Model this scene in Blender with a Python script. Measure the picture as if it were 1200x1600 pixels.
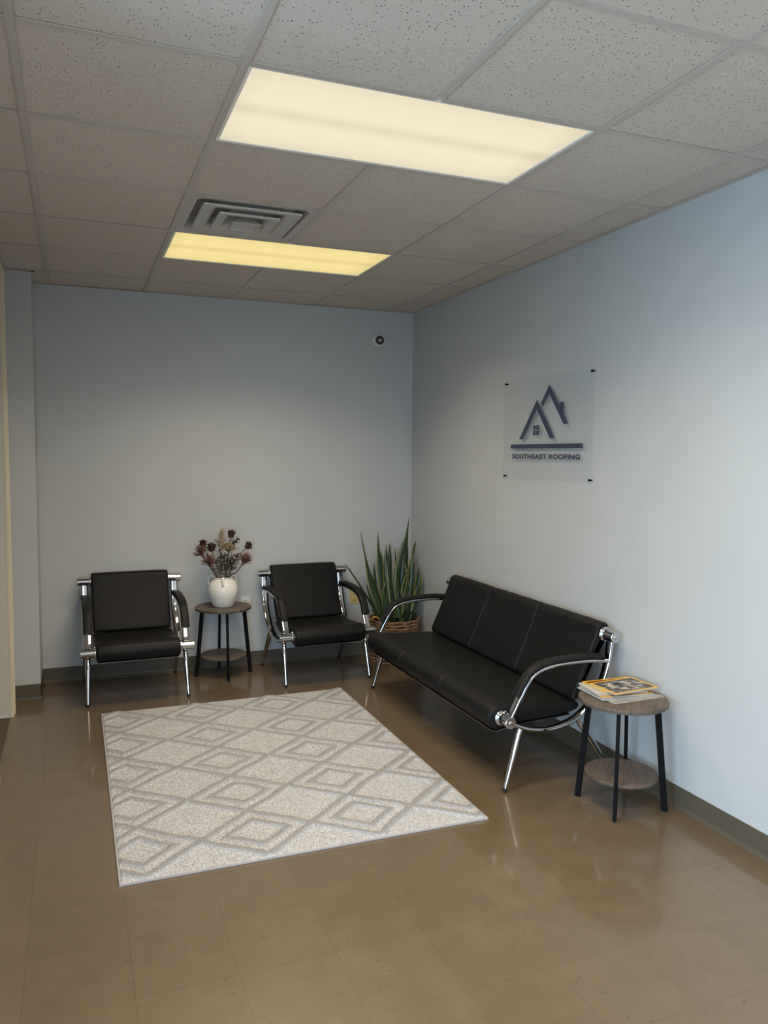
import bpy, bmesh, math, random
import numpy as np
from mathutils import Vector, Matrix, noise
PI = math.pi
scene = bpy.context.scene
for o in list(bpy.data.objects): bpy.data.objects.remove(o)
COL = scene.collection
random.seed(7)

# ------------------------------------------------------------------ camera
FPX = 1230.68
cam = bpy.data.cameras.new('camera'); camo = bpy.data.objects.new('camera', cam); COL.objects.link(camo)
yaw, pitch, roll = 0.3751, -0.0730, 0.0077
cy_, sy_ = math.cos(yaw), math.sin(yaw); cp_, sp_ = math.cos(pitch), math.sin(pitch)
fw = Vector((sy_*cp_, cy_*cp_, sp_)); rt = Vector((cy_, -sy_, 0)); up = rt.cross(fw)
c_, s_ = math.cos(roll), math.sin(roll)
rt, up = rt*c_ + up*s_, up*c_ - rt*s_
mw = Matrix((rt, up, -fw)).transposed().to_4x4(); mw.translation = Vector((-2.5096, -5.7797, 1.5829))
camo.matrix_world = mw
cam.sensor_fit = 'VERTICAL'; cam.sensor_height = 32.0; cam.lens = FPX/1600*32.0
cam.clip_start = 0.02; cam.clip_end = 200
scene.camera = camo
# ------------------------------------------------------------------ light + exposure
scene.view_settings.view_transform = 'Standard'; scene.view_settings.look = 'None'
scene.view_settings.gamma = 1.0; scene.view_settings.use_curve_mapping = False
scene.view_settings.exposure = 0.0
SKY = 13.8            # overcast daylight seen through the storefront glass
SKY_COL = (0.57, 0.77, 1.0)
LAMP_W = 20.0        # each ceiling troffer in view; the unseen ones run stronger
w = bpy.data.worlds.new('world'); scene.world = w; w.use_nodes = True
nt = w.node_tree; nt.nodes.clear()
wo = nt.nodes.new('ShaderNodeOutputWorld'); bg = nt.nodes.new('ShaderNodeBackground')
bg.inputs[0].default_value = (*SKY_COL, 1); bg.inputs[1].default_value = SKY
nt.links.new(bg.outputs[0], wo.inputs[0])

H = 2.69             # ceiling height
XL = -2.89           # left wall plane
XF = -5.2; YF = -8.0 # far left and front of the lobby behind the camera
YE = -3.9            # where the left wall ends
def portal(name, loc, sx, sz, rot):
    l = bpy.data.lights.new(name, 'AREA'); l.shape = 'RECTANGLE'; l.size = sx; l.size_y = sz
    l.cycles.is_portal = True
    o = bpy.data.objects.new(name, l); o.location = loc; o.rotation_euler = rot; COL.objects.link(o)
portal('window_portal', (-3.825, YF-0.13, 1.2), 2.25, 2.27, (PI/2, 0, 0))
portal('added_side_window_portal', (XF-.13, -6.0, 1.2), 3.4, 2.27, (PI/2, 0, -PI/2))

# ------------------------------------------------------------------ materials
def mat(name, col=(.5,.5,.5), rough=.5, metal=0.0, coat=0.0, coat_r=.1, spec=.5):
    m = bpy.data.materials.new(name); m.use_nodes = True
    b = m.node_tree.nodes['Principled BSDF']
    b.inputs['Base Color'].default_value = (*col, 1); b.inputs['Roughness'].default_value = rough
    b.inputs['Metallic'].default_value = metal; b.inputs['Coat Weight'].default_value = coat
    b.inputs['Coat Roughness'].default_value = coat_r; b.inputs['Specular IOR Level'].default_value = spec
    return m
def nodes(m): return m.node_tree.nodes, m.node_tree.links, m.node_tree.nodes['Principled BSDF']
def ramp(N, stops, interp='LINEAR'):
    r = N.new('ShaderNodeValToRGB'); e = r.color_ramp; e.interpolation = interp
    while len(e.elements) < len(stops): e.elements.new(.5)
    for el, (p, c) in zip(e.elements, stops): el.position = p; el.color = (*c, 1) if len(c) == 3 else c
    return r
def noise_tex(N, L, vec, scale, detail=3, rough=.5):
    n = N.new('ShaderNodeTexNoise'); n.inputs['Scale'].default_value = scale
    n.inputs['Detail'].default_value = detail; n.inputs['Roughness'].default_value = rough
    if vec is not None: L.new(vec, n.inputs['Vector'])
    return n
def bump(N, L, b, h, strength, dist=.001):
    bp = N.new('ShaderNodeBump'); bp.inputs['Strength'].default_value = strength; bp.inputs['Distance'].default_value = dist
    L.new(h, bp.inputs['Height']); L.new(bp.outputs[0], b.inputs['Normal']); return bp
def g3(v): return (v, v, v)

# wall paint: light blue-grey eggshell
M_wall = mat('wall_paint', (.60, .645, .675), .55)
N, L, b = nodes(M_wall); geo = N.new('ShaderNodeNewGeometry')
n1 = noise_tex(N, L, geo.outputs['Position'], 260, 2); bump(N, L, b, n1.outputs[0], .25, .0006)
n2 = noise_tex(N, L, geo.outputs['Position'], 1.3, 3)
r = ramp(N, [(.3, (.445, .46, .468)), (.7, (.468, .483, .491))]); L.new(n2.outputs[0], r.inputs[0]); L.new(r.outputs[0], b.inputs['Base Color'])

# floor: tan-brown vinyl composition tile, waxed
M_floor = mat('vinyl_tile', (.24, .175, .115), .32, coat=.55, coat_r=.09)
N, L, b = nodes(M_floor); geo = N.new('ShaderNodeNewGeometry'); oi = N.new('ShaderNodeObjectInfo')
mp = N.new('ShaderNodeMapping'); mp.inputs['Scale'].default_value = (1, 1, 1); L.new(geo.outputs['Position'], mp.inputs[0])
n1 = noise_tex(N, L, mp.outputs[0], 9, 5, .6)
r = ramp(N, [(.3, (.116, .082, .047)), (.55, (.130, .093, .055)), (.8, (.146, .106, .065))]); L.new(n1.outputs[0], r.inputs[0])
# elongated dark chips
mp2 = N.new('ShaderNodeMapping'); mp2.inputs['Scale'].default_value = (22, 60, 22); mp2.inputs['Rotation'].default_value = (0, 0, .5)
L.new(geo.outputs['Position'], mp2.inputs[0])
v = N.new('ShaderNodeTexVoronoi'); v.inputs['Scale'].default_value = 1; L.new(mp2.outputs[0], v.inputs['Vector'])
wv = noise_tex(N, L, geo.outputs['Position'], 170, 3, .6); va_ = N.new('ShaderNodeMath'); va_.operation = 'MULTIPLY_ADD'; L.new(wv.outputs[0], va_.inputs[0]); va_.inputs[1].default_value = .35; L.new(v.outputs['Distance'], va_.inputs[2])
vsp = N.new('ShaderNodeSeparateColor'); L.new(v.outputs['Color'], vsp.inputs[0]); vpk = N.new('ShaderNodeMath'); vpk.operation = 'LESS_THAN'; vpk.inputs[1].default_value = .10; L.new(vsp.outputs[0], vpk.inputs[0])
rch = ramp(N, [(.33, g3(1)), (.40, g3(0))]); L.new(va_.outputs[0], rch.inputs[0])
r2 = N.new('ShaderNodeMix'); r2.data_type = 'RGBA'; L.new(vpk.outputs[0], r2.inputs[0]); r2.inputs[6].default_value = (0, 0, 0, 1); L.new(rch.outputs[0], r2.inputs[7])
mx = N.new('ShaderNodeMix'); mx.data_type = 'RGBA'
mm = N.new('ShaderNodeMath'); mm.operation = 'MULTIPLY'; mm.inputs[1].default_value = .7; L.new(r2.outputs[2], mm.inputs[0])
L.new(mm.outputs[0], mx.inputs[0]); L.new(r.outputs[0], mx.inputs[6]); mx.inputs[7].default_value = (.075, .042, .024, 1)
# light scuffs
mp3 = N.new('ShaderNodeMapping'); mp3.inputs['Scale'].default_value = (40, 12, 30); mp3.inputs['Location'].default_value = (3, 7, 0); mp3.inputs['Rotation'].default_value = (0, 0, -.9)
L.new(geo.outputs['Position'], mp3.inputs[0]); v3 = noise_tex(N, L, mp3.outputs[0], 3.1, 4, .6)
r3 = ramp(N, [(.70, g3(0)), (.80, g3(.35))]); L.new(v3.outputs[0], r3.inputs[0])
mx2 = N.new('ShaderNodeMix'); mx2.data_type = 'RGBA'; L.new(r3.outputs[0], mx2.inputs[0]); L.new(mx.outputs[2], mx2.inputs[6]); mx2.inputs[7].default_value = (.24, .18, .12, 1)
# small shift from tile to tile
hsv = N.new('ShaderNodeHueSaturation'); mr = N.new('ShaderNodeMapRange'); L.new(oi.outputs['Random'], mr.inputs[0])
mr.inputs[3].default_value = .96; mr.inputs[4].default_value = 1.04; L.new(mr.outputs[0], hsv.inputs['Value']); L.new(mx2.outputs[2], hsv.inputs['Color'])
L.new(hsv.outputs[0], b.inputs['Base Color'])
n4 = noise_tex(N, L, geo.outputs['Position'], 5, 4, .6); rr = ramp(N, [(.3, g3(.30)), (.75, g3(.38))]); L.new(n4.outputs[0], rr.inputs[0]); L.new(rr.outputs[0], b.inputs['Roughness'])
n5 = noise_tex(N, L, geo.outputs['Position'], 14, 3, .5); bump(N, L, b, n5.outputs[0], .05, .002)
M_floor_sub = mat('floor_adhesive', (.085, .06, .038), .7)

M_base = mat('vinyl_cove_base', (.085, .072, .052), .5, spec=.35)
# ceiling: fissured mineral tile
M_tile = mat('mineral_ceiling_tile', (.64, .60, .545), .9, spec=.2)
N, L, b = nodes(M_tile); geo = N.new('ShaderNodeNewGeometry')
mp = N.new('ShaderNodeMapping'); mp.inputs['Scale'].default_value = (1.0, 1.0, 1); L.new(geo.outputs['Position'], mp.inputs[0])
wn = noise_tex(N, L, mp.outputs[0], 30, 2); 
vv = N.new('ShaderNodeTexVoronoi'); vv.inputs['Scale'].default_value = 95; vv.inputs['Randomness'].default_value = 1
wadd = N.new('ShaderNodeVectorMath'); wadd.operation = 'SCALE'; wadd.inputs['Scale'].default_value = .012; L.new(wn.outputs['Color'], wadd.inputs[0])
wad2 = N.new('ShaderNodeVectorMath'); L.new(mp.outputs[0], wad2.inputs[0]); L.new(wadd.outputs[0], wad2.inputs[1]); L.new(wad2.outputs[0], vv.inputs['Vector'])
hole = ramp(N, [(.17, g3(1)), (.27, g3(0))]); L.new(vv.outputs['Distance'], hole.inputs[0])
sepc = N.new('ShaderNodeSeparateColor'); L.new(vv.outputs['Color'], sepc.inputs[0])
pick = N.new('ShaderNodeMath'); pick.operation = 'GREATER_THAN'; pick.inputs[1].default_value = .62; L.new(sepc.outputs[0], pick.inputs[0])
hm = N.new('ShaderNodeMath'); hm.operation = 'MULTIPLY'; L.new(hole.outputs[0], hm.inputs[0]); L.new(pick.outputs[0], hm.inputs[1])
mx = N.new('ShaderNodeMix'); mx.data_type = 'RGBA'; L.new(hm.outputs[0], mx.inputs[0])
nn = noise_tex(N, L, geo.outputs['Position'], 150, 3, .7); rn = ramp(N, [(.3, (.545, .49, .438)), (.7, (.64, .583, .528))]); L.new(nn.outputs[0], rn.inputs[0])
L.new(rn.outputs[0], mx.inputs[6]); mx.inputs[7].default_value = (.16, .14, .125, 1); L.new(mx.outputs[2], b.inputs['Base Color'])
sub = N.new('ShaderNodeMath'); sub.operation = 'SUBTRACT'; L.new(nn.outputs[0], sub.inputs[0]); L.new(hm.outputs[0], sub.inputs[1]); bump(N, L, b, sub.outputs[0], .5, .0015)
M_grid = mat('ceiling_grid_enamel', (.50, .455, .41), .45)
M_plen = mat('plenum', (.05, .05, .05), .9)
M_white = mat('white_enamel', (.72, .70, .66), .35)
M_vent = mat('vent_enamel', (.48, .46, .43), .28, coat=.3)
M_cream = mat('cream_trim_paint', (.72, .66, .52), .35)
M_jamb = mat('jamb_paint', (.62, .61, .57), .4)
M_doord = mat('dark_door', (.018, .012, .012), .35)
M_chrome = mat('chrome', (.60, .60, .615), .07, metal=1)
M_pan = mat('dull_steel_pan', (.16, .155, .15), .4, metal=1)
M_steel = mat('brushed_steel', (.55, .53, .50), .22, metal=1)
M_leather = mat('black_leatherette', (.0062, .0060, .0064), .50, spec=.2)
N, L, b = nodes(M_leather); tc = N.new('ShaderNodeTexCoord')
vo = N.new('ShaderNodeTexVoronoi'); vo.inputs['Scale'].default_value = 500; L.new(tc.outputs['Object'], vo.inputs['Vector']); 
nl = noise_tex(N, L, tc.outputs['Object'], 9, 3); ad = N.new('ShaderNodeMath'); ad.operation = 'MULTIPLY_ADD'; L.new(nl.outputs[0], ad.inputs[0]); ad.inputs[1].default_value = 6; L.new(vo.outputs['Distance'], ad.inputs[2])
bump(N, L, b, ad.outputs[0], .22, .0007)
M_pad = mat('arm_pad_rubber', (.009, .0088, .009), .55, spec=.22)
M_black = mat('black_steel', (.0045, .0045, .005), .6, spec=.08)
M_rub = mat('black_rubber', (.008, .008, .008), .7)
# greyed oak laminate
def wood(name, c1, c2, c3):
    m = mat(name, c2, .5); N, L, b = nodes(m); tc = N.new('ShaderNodeTexCoord')
    mp = N.new('ShaderNodeMapping'); mp.inputs['Scale'].default_value = (1.6, 22, 8); L.new(tc.outputs['Object'], mp.inputs[0])
    n = noise_tex(N, L, mp.outputs[0], 3.0, 6, .62); r = ramp(N, [(.25, c1), (.5, c2), (.78, c3)]); L.new(n.outputs[0], r.inputs[0])
    n2 = noise_tex(N, L, tc.outputs['Object'], 6, 3); r2 = ramp(N, [(.3, g3(.82)), (.7, g3(1.08))]); L.new(n2.outputs[0], r2.inputs[0])
    mx = N.new('ShaderNodeMix'); mx.data_type = 'RGBA'; mx.blend_type = 'MULTIPLY'; mx.inputs[0].default_value = 1
    L.new(r.outputs[0], mx.inputs[6]); L.new(r2.outputs[0], mx.inputs[7]); L.new(mx.outputs[2], b.inputs['Base Color'])
    bump(N, L, b, n.outputs[0], .2, .0008); return m
M_wood = wood('greyed_oak', (.060, .045, .035), (.108, .084, .067), (.165, .133, .108))
# rug
M_rug = mat('cream_wool', (.60, .585, .56), .95, spec=.1)
N, L, b = nodes(M_rug); tc = N.new('ShaderNodeTexCoord'); at = N.new('ShaderNodeAttribute'); at.attribute_name = 'tuft'
mp = N.new('ShaderNodeMapping'); mp.inputs['Scale'].default_value = (1, .55, 1); L.new(tc.outputs['Object'], mp.inputs[0])
vo = N.new('ShaderNodeTexVoronoi'); vo.inputs['Scale'].default_value = 150; vo.inputs['Randomness'].default_value = .35; L.new(mp.outputs[0], vo.inputs['Vector'])
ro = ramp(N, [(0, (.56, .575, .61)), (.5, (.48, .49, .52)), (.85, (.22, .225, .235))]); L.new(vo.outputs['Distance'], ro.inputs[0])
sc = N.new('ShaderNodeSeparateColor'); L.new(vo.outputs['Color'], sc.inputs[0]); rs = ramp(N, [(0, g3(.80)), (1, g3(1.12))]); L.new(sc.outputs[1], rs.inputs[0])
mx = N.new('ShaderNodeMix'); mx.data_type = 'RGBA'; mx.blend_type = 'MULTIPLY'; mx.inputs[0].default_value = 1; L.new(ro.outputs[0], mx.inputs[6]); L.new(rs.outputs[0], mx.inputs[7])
nf = noise_tex(N, L, tc.outputs['Object'], 320, 3, .7); rt2 = ramp(N, [(.32, (.19, .192, .198)), (.66, (.49, .495, .515))]); L.new(nf.outputs[0], rt2.inputs[0])  # tuft colour darkened to paint in the shade along the ridges
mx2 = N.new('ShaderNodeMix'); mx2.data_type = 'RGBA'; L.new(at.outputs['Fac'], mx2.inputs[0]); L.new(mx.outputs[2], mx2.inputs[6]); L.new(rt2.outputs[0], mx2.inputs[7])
L.new(mx2.outputs[2], b.inputs['Base Color'])
inv = N.new('ShaderNodeMath'); inv.operation = 'SUBTRACT'; inv.inputs[0].default_value = 1; L.new(vo.outputs['Distance'], inv.inputs[1])
mh = N.new('ShaderNodeMix'); mh.data_type = 'FLOAT'; L.new(at.outputs['Fac'], mh.inputs[0]); L.new(inv.outputs[0], mh.inputs[2]); L.new(nf.outputs[0], mh.inputs[3])
bump(N, L, b, mh.outputs[0], 1.0, .0045)
M_bind = mat('rug_binding', (.36, .345, .35), .9)

# ------------------------------------------------------------------ mesh helpers
def link(name, me, m, parent=None, smooth=False, loc=None, rot=None):
    o = bpy.data.objects.new(name, me); COL.objects.link(o)
    if m is not None and not me.materials:
        for k in (m if isinstance(m, (list, tuple)) else [m]): me.materials.append(k)
    if parent: o.parent = parent
    if loc is not None: o.location = loc
    if rot is not None: o.rotation_euler = rot
    if smooth:
        for p in me.polygons: p.use_smooth = True
        if smooth == 'auto':
            me.set_sharp_from_angle(angle=math.radians(38))
    return o
def mesh(name, V, F):
    me = bpy.data.meshes.new(name); me.from_pydata([tuple(v) for v in V], [], F); me.update(); return me
def bm_mesh(name, bm):
    bmesh.ops.recalc_face_normals(bm, faces=bm.faces[:]); me = bpy.data.meshes.new(name); bm.to_mesh(me); bm.free(); return me
def box_bm(bm, x0, x1, y0, y1, z0, z1, bev=0, seg=2, mi=0):
    r = bmesh.ops.create_cube(bm, size=1); vs = r['verts']
    for v in vs: v.co = Vector(((x0+x1)/2 + v.co.x*(x1-x0), (y0+y1)/2 + v.co.y*(y1-y0), (z0+z1)/2 + v.co.z*(z1-z0)))
    fs = {f for v in vs for f in v.link_faces}
    for f in fs: f.material_index = mi
    if bev:
        es = list({e for v in vs for e in v.link_edges}); bmesh.ops.bevel(bm, geom=es, offset=bev, segments=seg, affect='EDGES', profile=.5)
def box(name, x0, x1, y0, y1, z0, z1, m, parent=None, bev=0, kind=None):
    bm = bmesh.new(); box_bm(bm, x0, x1, y0, y1, z0, z1, bev); o = link(name, bm_mesh(name, bm), m, parent)
    if kind: o['kind'] = kind
    return o
def struct(o): o['kind'] = 'structure'; return o
def tag(o, label, cat, group=None):
    o['label'] = label; o['category'] = cat
    if group: o['group'] = group
    return o
def empty(name, loc, rz=0, label=None, cat=None, group=None):
    o = bpy.data.objects.new(name, None); COL.objects.link(o); o.location = loc; o.rotation_euler = (0, 0, rz)
    o.empty_display_size = .1
    if label: tag(o, label, cat, group)
    return o
def frames(P, closed=False, up=Vector((0, 0, 1))):
    n = len(P); T = []
    for i in range(n):
        a = P[(i-1) % n] if (closed or i > 0) else P[0]; c = P[(i+1) % n] if (closed or i < n-1) else P[-1]
        T.append((c-a).normalized())
    nrm = up - T[0]*up.dot(T[0])
    if nrm.length < 1e-3: nrm = Vector((1, 0, 0)) - T[0]*T[0].x
    nrm.normalize(); out = []
    for t in T:
        nrm = nrm - t*nrm.dot(t); nrm.normalize(); out.append((t, nrm.copy(), t.cross(nrm)))
    return out
def tube_vf(P, R, seg=12, closed=False, cap=True, base=0, flat=1.0, up=Vector((0, 0, 1))):
    P = [Vector(p) for p in P]; n = len(P); R = R if isinstance(R, (list, tuple)) else [R]*n
    V = []; F = []
    for p, r, (t, a, bb) in zip(P, R, frames(P, closed, up)):
        for k in range(seg):
            th = 2*PI*k/seg; V.append(p + a*math.cos(th)*r*flat + bb*math.sin(th)*r)
    m = n if closed else n-1
    for i in range(m):
        for k in range(seg):
            j = (i+1) % n; F.append([base+i*seg+k, base+i*seg+(k+1) % seg, base+j*seg+(k+1) % seg, base+j*seg+k])
    if cap and not closed:
        F.append([base+k for k in range(seg)][::-1]); F.append([base+(n-1)*seg+k for k in range(seg)])
    return V, F
def join_vf(parts):
    V = []; F = []
    for v, f in parts:
        o = len(V); V += v; F += [[i+o for i in q] for q in f]
    return V, F
def tube(name, P, R, m, parent=None, seg=12, **k):
    V, F = tube_vf(P, R, seg, **k); return link(name, mesh(name, V, F), m, parent, smooth='auto')
def crom(P, n=6, closed=False):
    P = [Vector(p) for p in P]; out = []; N_ = len(P); m = N_ if closed else N_-1
    g = (lambda i: P[i % N_]) if closed else (lambda i: P[max(0, min(N_-1, i))])
    for i in range(m):
        p0, p1, p2, p3 = g(i-1), g(i), g(i+1), g(i+2)
        for k in range(n):
            t = k/n; out.append(.5*((2*p1) + (p2-p0)*t + (2*p0-5*p1+4*p2-p3)*t*t + (3*p1-p0-3*p2+p3)*t**3))
    if not closed: out.append(P[-1].copy())
    return out
def lathe_vf(prof, seg=32, c=(0, 0, 0)):
    V = []; F = []; n = len(prof)
    for r, z in prof:
        for k in range(seg): V.append(Vector((c[0]+r*math.cos(2*PI*k/seg), c[1]+r*math.sin(2*PI*k/seg), c[2]+z)))
    for i in range(n-1):
        for k in range(seg): F.append([i*seg+k, i*seg+(k+1) % seg, (i+1)*seg+(k+1) % seg, (i+1)*seg+k])
    F.append(list(range(seg))[::-1]); F.append([(n-1)*seg+k for k in range(seg)])
    return V, F
def lathe(name, prof, m, parent=None, seg=32, c=(0, 0, 0)):
    V, F = lathe_vf(prof, seg, c); return link(name, mesh(name, V, F), m, parent, smooth='auto')
def copy_tree(o, parent=None):
    c = o.copy(); COL.objects.link(c)
    if parent: c.parent = parent
    for ch in list(o.children): copy_tree(ch, c)
    return c

# ------------------------------------------------------------------ room shell
floor = struct(box('floor', XF-.1, .1, YF-.1, .1, -.12, -.0032, M_floor_sub))
TS = .3048
def shared_box(name, w_, d_, h_, bev=0):
    bm = bmesh.new(); box_bm(bm, 0, w_, 0, d_, -h_, 0, bev, 1); return bm_mesh(name, bm)
cache = {}
G = .0002
def ftile(x0, x1, y0, y1):
    k = (round(x1-x0, 4), round(y1-y0, 4))
    if k not in cache:
        cache[k] = shared_box('floor_tile', k[0]-2*G, k[1]-2*G, .0031, 0); cache[k].materials.append(M_floor)
    o = bpy.data.objects.new('floor_tile', cache[k]); COL.objects.link(o); o.parent = floor; o.location = (x0+G, y0+G, 0)
xs = [XL]+[-2.678 + TS*i for i in range(0, 9)]+[0]; ys = [-4.714+TS*i for i in range(0, 16)]; ys = [y for y in ys if y < -.02]+[0]
for i in range(len(xs)-1):
    for j in range(len(ys)-1): ftile(xs[i], xs[i+1], ys[j], ys[j+1])
# rest of the lobby floor, behind and beside the camera, out of view: joined tiles
bm = bmesh.new()
def rest(x0, x1, y0, y1):
    nx = max(1, round((x1-x0)/TS)); ny = max(1, round((y1-y0)/TS))
    for i in range(nx):
        for j in range(ny):
            a = x0+(x1-x0)*i/nx; c = x0+(x1-x0)*(i+1)/nx; d = y0+(y1-y0)*j/ny; e = y0+(y1-y0)*(j+1)/ny
            box_bm(bm, a+G, c-G, d+G, e-G, -.0031, 0)
rest(XF, 0, YF, ys[0]); rest(XF, XL, ys[0], YE)
ro_ = link('outer_floor_tiles', bm_mesh('outer_floor_tiles', bm), M_floor, floor); ro_['kind'] = 'stuff'

struct(box('wall_back', XL-.12, .12, 0, .12, -.1, H+.3, M_wall))
struct(box('wall_right', 0, .12, YF, 0, -.1, H+.3, M_wall))
# boxed column in the back left corner
struct(box('wall_column', XL, -2.734, -.367, 0, 0, H+.2, M_wall))
# left wall with the tall doorway
bm = bmesh.new()
box_bm(bm, XL-.14, XL, -.66, 0, 0, H+.2); box_bm(bm, XL-.14, XL, -1.67, -.66, 2.54, H+.2); box_bm(bm, XL-.14, XL, YE, -1.67, 0, H+.2)
struct(link('wall_left', bm_mesh('wall_left', bm), M_wall))
bm = bmesh.new(); box_bm(bm, XF, XL-.14, YE, YE+.12, 0, H+.2); struct(link('wall_return', bm_mesh('wall_return', bm), M_wall))
bm = bmesh.new()
SY0, SY1, WZ0, WZ1 = -7.7, -4.3, .08, 2.35
box_bm(bm, XF-.12, XF, YF, YE+.12, -.1, WZ0); box_bm(bm, XF-.12, XF, YF, YE+.12, WZ1, H+.2); box_bm(bm, XF-.12, XF, YF, SY0, WZ0, WZ1); box_bm(bm, XF-.12, XF, SY1, YE+.12, WZ0, WZ1)
struct(link('wall_side', bm_mesh('wall_side', bm), M_wall))
# front wall: storefront glass
bm = bmesh.new()
WX0, WX1, WZ0, WZ1 = -4.95, -2.70, .08, 2.35
box_bm(bm, XF, 0, YF-.12, YF, 0, WZ0); box_bm(bm, XF, 0, YF-.12, YF, WZ1, H+.2)
box_bm(bm, XF, WX0, YF-.12, YF, WZ0, WZ1); box_bm(bm, WX1, 0, YF-.12, YF, WZ0, WZ1)
struct(link('wall_front', bm_mesh('wall_front', bm), M_wall))
M_glass = bpy.data.materials.new('clear_pane'); M_glass.use_nodes = True
N = M_glass.node_tree.nodes; L = M_glass.node_tree.links; N.clear()
out = N.new('ShaderNodeOutputMaterial'); mxs = N.new('ShaderNodeMixShader'); tr = N.new('ShaderNodeBsdfTransparent'); gl = N.new('ShaderNodeBsdfGlossy'); fr = N.new('ShaderNodeFresnel')
gl.inputs['Roughness'].default_value = .02; tr.inputs[0].default_value = (.95, .975, .97, 1); fr.inputs[0].default_value = 1.3
gb = N.new('ShaderNodeNewGeometry'); ivb = N.new('ShaderNodeMath'); ivb.operation = 'SUBTRACT'; ivb.inputs[0].default_value = 1; L.new(gb.outputs['Backfacing'], ivb.inputs[1]); fm = N.new('ShaderNodeMath'); fm.operation = 'MULTIPLY'; L.new(fr.outputs[0], fm.inputs[0]); L.new(ivb.outputs[0], fm.inputs[1])
L.new(fm.outputs[0], mxs.inputs[0]); L.new(tr.outputs[0], mxs.inputs[1]); L.new(gl.outputs[0], mxs.inputs[2]); L.new(mxs.outputs[0], out.inputs[0])
M_alu = mat('dark_aluminium', (.05, .045, .04), .4, metal=.6)
pw = (WX1-WX0)/2
def shop_window(n_, cx, cy, width, rz):
    wn_ = struct(empty('window_%d' % n_, (cx, cy, WZ0), rz))
    bm = bmesh.new(); X0, X1 = -width/2, width/2; hh = WZ1-WZ0
    for q in ((X0, X0+.045, 0, hh), (X1-.045, X1, 0, hh), (X0+.045, X1-.045, 0, .05), (X0+.045, X1-.045, hh-.05, hh)):
        box_bm(bm, q[0], q[1], -.04, .04, q[2], q[3], .003, 1)
    link('window_frame', bm_mesh('window_frame', bm), M_alu, wn_)
    box('pane', X0+.04, X1-.04, -.004, .004, .045, hh-.045, M_glass, wn_)
for i in range(2): shop_window(i+1, WX0+(i+.5)*pw, YF-.06, pw, 0)
for i in range(2): shop_window(i+3, XF-.06, SY0+(i+.5)*1.7, 1.7, PI/2)  # unseen side windows, added to raise daylight on the right wall
M_pave = mat('concrete', (.32, .31, .29), .85)
struct(box('ground', -30, 25, -40, YF-.12, -.25, -.13, M_pave))
# baseboards: vinyl cove base with a curved toe
def cove(name, p0, p1, inward, m=M_base, h=.1016):
    prof = [(0, 0), (.016, 0), (.0155, .003), (.009, .007), (.005, .014), (.0035, .022), (.0035, h-.003), (.0015, h), (0, h)]
    V = []; F = []
    for p in (p0, p1):
        for d, z in prof: V.append((p[0]+inward[0]*d, p[1]+inward[1]*d, z))
    n = len(prof)
    for i in range(n): F.append([i, (i+1) % n, n+(i+1) % n, n+i])
    F.append(list(range(n))); F.append(list(range(n, 2*n)))
    bm = bmesh.new(); bm.from_mesh(mesh(name, V, F)); return struct(link(name, bm_mesh(name, bm), m))
cove('baseboard_back', (-2.734, 0), (0, 0), (0, -1))
cove('baseboard_right', (0, 0), (0, YF), (-1, 0))
cove('baseboard_column', (XL, -.367), (-2.7305, -.367), (0, -1))
cove('baseboard_column_side', (-2.734, -.3705), (-2.734, 0), (1, 0))
cove('baseboard_left', (XL, -1.75), (XL, YE), (1, 0))
# doorway: casing with mouldings, jamb, dark door leaf
d1 = struct(empty('door_1', (XL, -1.165, 0)))
def casing(y0, y1, z0, z1):
    bm = bmesh.new()
    box_bm(bm, 0, .018, y0, y1, z0, z1, .002, 1)
    return bm
bm = casing(.475, .555, 0, 2.63); box_bm(bm, .018, .024, .535, .553, 0, 2.628, .002, 1); box_bm(bm, .018, .021, .478, .490, 0, 2.628, .001, 1)
link('door_casing', bm_mesh('door_casing', bm), M_cream, d1)
bm = casing(-.565, -.485, 0, 2.63); box_bm(bm, .018, .024, -.563, -.545, 0, 2.628, .002, 1); link('door_casing', bm_mesh('door_casing', bm), M_cream, d1)
bm = casing(-.485, .475, 2.55, 2.63); box_bm(bm, .018, .024, -.485, .475, 2.61, 2.628, .002, 1); link('door_head', bm_mesh('door_head', bm), M_cream, d1)
bm = bmesh.new(); box_bm(bm, -.14, .0, .475, .505, 0, 2.54); box_bm(bm, -.14, .0, -.505, -.485, 0, 2.54); box_bm(bm, -.14, 0, -.485, .475, 2.52, 2.54)
link('door_jamb', bm_mesh('door_jamb', bm), M_jamb, d1)
dl = box('door_leaf', -.105, -.062, -.483, .473, .008, 2.518, M_doord, d1, .002)
bm = bmesh.new(); box_bm(bm, -.062, -.055, -.44, -.39, .98, 1.12, .003)
V, F = tube_vf([(-.055, -.415, 1.05), (-.01, -.415, 1.05), (-.005, -.40, 1.05), (-.005, -.31, 1.05)], .009, 10); me = mesh('x', V, F); bm.from_mesh(me)
link('door_handle', bm_mesh('door_handle', bm), M_steel, dl)

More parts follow.
